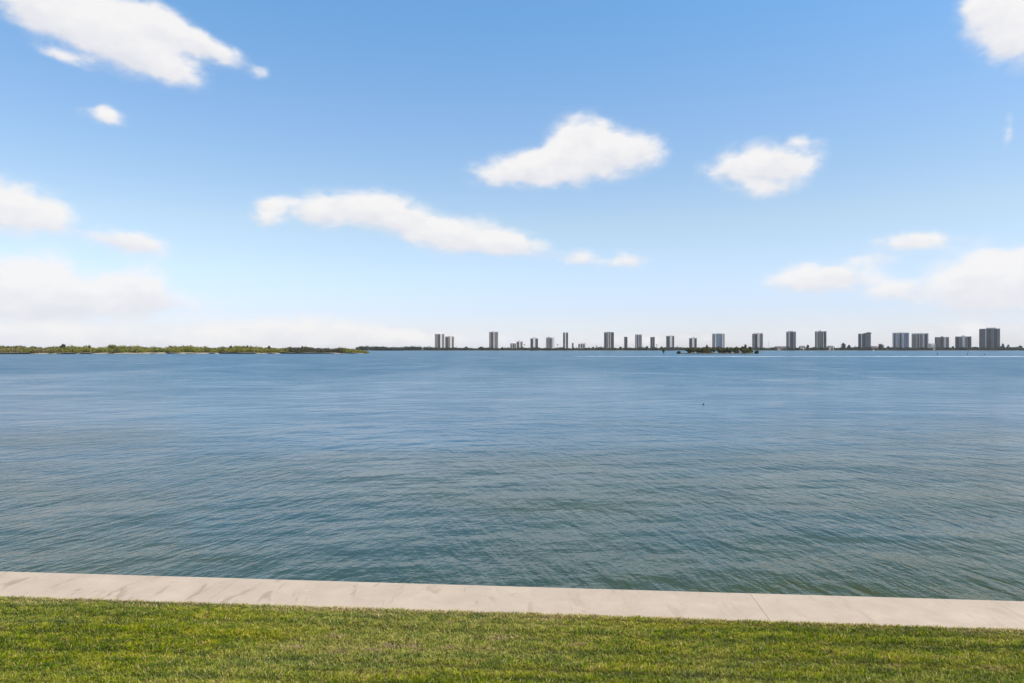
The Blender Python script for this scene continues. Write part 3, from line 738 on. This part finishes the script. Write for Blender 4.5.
# low buildings between the trees
def low_house(px0, px1, top, d, label, wall, roofm, pitched):
    wd = (px1-px0)/F*d; x = X_at((px0+px1)/2,d); h = Z_at(top,d)-TZ; dp = 10.
    e = empty('low_building', (x,d,TZ), label, 'house')
    hb = h*.72 if pitched else h-.5
    MB().box(-wd/2,wd/2,-dp/2,dp/2,-1,hb).build('wall', M[wall], e)
    if pitched:
        MB().add([(-wd/2-.6,-dp/2-.6,hb+.003),(wd/2+.6,-dp/2-.6,hb+.003),(wd/2+.6,dp/2+.6,hb+.003),(-wd/2-.6,dp/2+.6,hb+.003),(-wd/2+1,0,h),(wd/2-1,0,h)],
             [(0,3,2,1),(0,1,5,4),(2,3,4,5),(1,2,5),(3,0,4)]).build('roof', M[roofm], e)
    else: MB().box(-wd/2-.4,wd/2+.4,-dp/2-.4,dp/2+.4,hb+.003,h).build('roof', M[roofm], e)
    n = max(2, int(wd/4))
    for k in range(n):
        c = -wd/2+(k+.5)*wd/n
        MB().box(c-.9,c+.9,-dp/2-.08,-dp/2+.3,hb*.35,hb*.8).build('window', M['glass_dark'], e)
    return e
low_house(929.6,934.2,343.6,DS+20, 'small white house with dark windows left of the lower tan tower', 'w_white', 'w_white', False)
low_house(775.5,785.5,346.2,DS+20, 'long low building with a dark roof left of the raised centre tower', 'w_grey', 'roof_tile', True)
low_house(799.5,805.0,345.8,DS+20, 'low white fronted house left of the loose crowned tree', 'w_white', 'roof_tile', True)
low_house(828.0,833.0,345.6,DS+20, 'low white house at the right foot of the tower with two white lines', 'w_white', 'roof_tile', True)
low_house(871.0,877.0,346.0,DS+20, 'low brown roofed house right of the slant roofed tower', 'w_warm', 'roof_tile', True)
# mast
e = empty('radio_mast', (X_at(768.4,DT), DT, TZ), 'thin lattice mast right of the brownish tower', 'mast')
hm = Z_at(341.8,DT)-TZ
m = MB()
for a in range(3):
    c, s = math.cos(a*2.094), math.sin(a*2.094); m.tube([(c*.8,s*.8,0),(c*.35,s*.35,hm)], .09, 5)
for k in range(12):
    z = hm*k/12.; r = .8-.45*k/12.
    p = [(math.cos(a*2.094)*r, math.sin(a*2.094)*r, z) for a in range(3)]
    for a in range(3): m.tube([p[a], (p[(a+1)%3][0], p[(a+1)%3][1], z+hm/12.)], .05, 4)
m.build('lattice', M['steel'], e); MB().lathe([(.5,hm),(.5,hm+.8),(.1,hm+1.1)],8).build('antenna', M['steel'], e)
# aerial on the wide pale tower is built as a part of that tower
for o in col.objects:
    if o.get('label','').endswith('rooftop aerial'):
        hh = Z_at(333.6,D0)-TZ; MB().tube([(2,0,hh),(2,0,hh+14)], [.22,.08], 6).build('aerial', M['steel'], o)

# ------------------------------------------------------------------ small things on the water
def pile(px, py0, py1, label):
    d = HW*F/(py1-HOR); e = empty('channel_post', (X_at(px,d), d, WATER_Z), label, 'post', 'posts standing in the bay')
    h = (py1-py0)/F*d
    MB().lathe([(.16,-1.5),(.15,h*.8),(.13,h)], 10).build('pile', M['post'], e)
    MB().box(-.32,.32,-.22,-.17,h*.62,h*.98).build('sign_board', M['post'], e)
pile(937.2, 353.0, 355.2, 'dark post in the water below the lower tan tower')
pile(967.3, 352.8, 355.0, 'dark post in the water below the lower grey tower with the raised middle')
pile(984.3, 353.6, 355.2, 'faint short post in the water below the largest tower')
# float
d = HW*F/(404.6-HOR)
e = empty('buoy', (X_at(703.4,d), d, WATER_Z), 'tiny dark buoy floating alone on the open water', 'buoy')
MB().lathe([(.02,-.08),(.06,-.05),(.08,.0),(.07,.05),(.04,.075),(.022,.085)], 18).build('float', M['black'], e, True)
MB().lathe([(.018,.083),(.014,.14),(.02,.145),(.02,.155)], 10).build('stem', M['black'], e, True)
# motorboat close to the far shore
d = DS-40
e = empty('motorboat', (X_at(873.3,d), d, WATER_Z), 'small white motorboat lying close to the far shore', 'boat', rz=R(8))
hl = MB(); st = [(-4.2,1.25,.9),(-2,1.4,.9),(1,1.35,1.0),(3,.85,1.15),(4.4,.05,1.3)]
vs_ = []
for x, b_, z in st: vs_ += [(x,-b_,z),(x,-b_*.75,-.1),(x,0,-.35),(x,b_*.75,-.1),(x,b_,z)]
fs = [(i*5+k,(i+1)*5+k,(i+1)*5+k+1,i*5+k+1) for i in range(4) for k in range(4)] + [(4,3,2,1,0)] + [(i*5,i*5+4,(i+1)*5+4,(i+1)*5) for i in range(4)]
hl.add(vs_, fs); hl.build('hull', M['boat_white'], e)
MB().prism([(-1.6,-.8),(1.0,-.8),(1.7,0),(1.0,.8),(-1.6,.8)], 1.0, 1.75).build('console', M['boat_white'], e)
ht = MB().box(-1.8,1.2,-1.0,1.0,2.6,2.72)
for x in (-1.6,1.0):
    for y in (-.85,.85): ht.tube([(x,y,1.0),(x,y,2.62)], .04, 6)
ht.build('hard_top', M['boat_white'], e)
MB().box(-4.7,-4.2,-.25,.25,-.2,1.5).build('outboard_engine', M['black'], e)

# thin sea air
hz = MB().box(-4200, 4200, -90, 2700, WATER_Z-3.2, 125).build('haze', bpy.data.materials.new('sea_haze'))
hm_ = hz.data.materials[0]; hm_.use_nodes = True
nt = NT(hm_.node_tree); nt.n.clear()
vo = nt.new('ShaderNodeVolumePrincipled'); vo.inputs['Color'].default_value = (.86, .92, 1, 1); vo.inputs['Density'].default_value = 3.5e-5; vo.inputs['Anisotropy'].default_value = .2
nt.link(vo.outputs[0], nt.new('ShaderNodeOutputMaterial').inputs['Volume'])
tag(hz, kind='stuff')
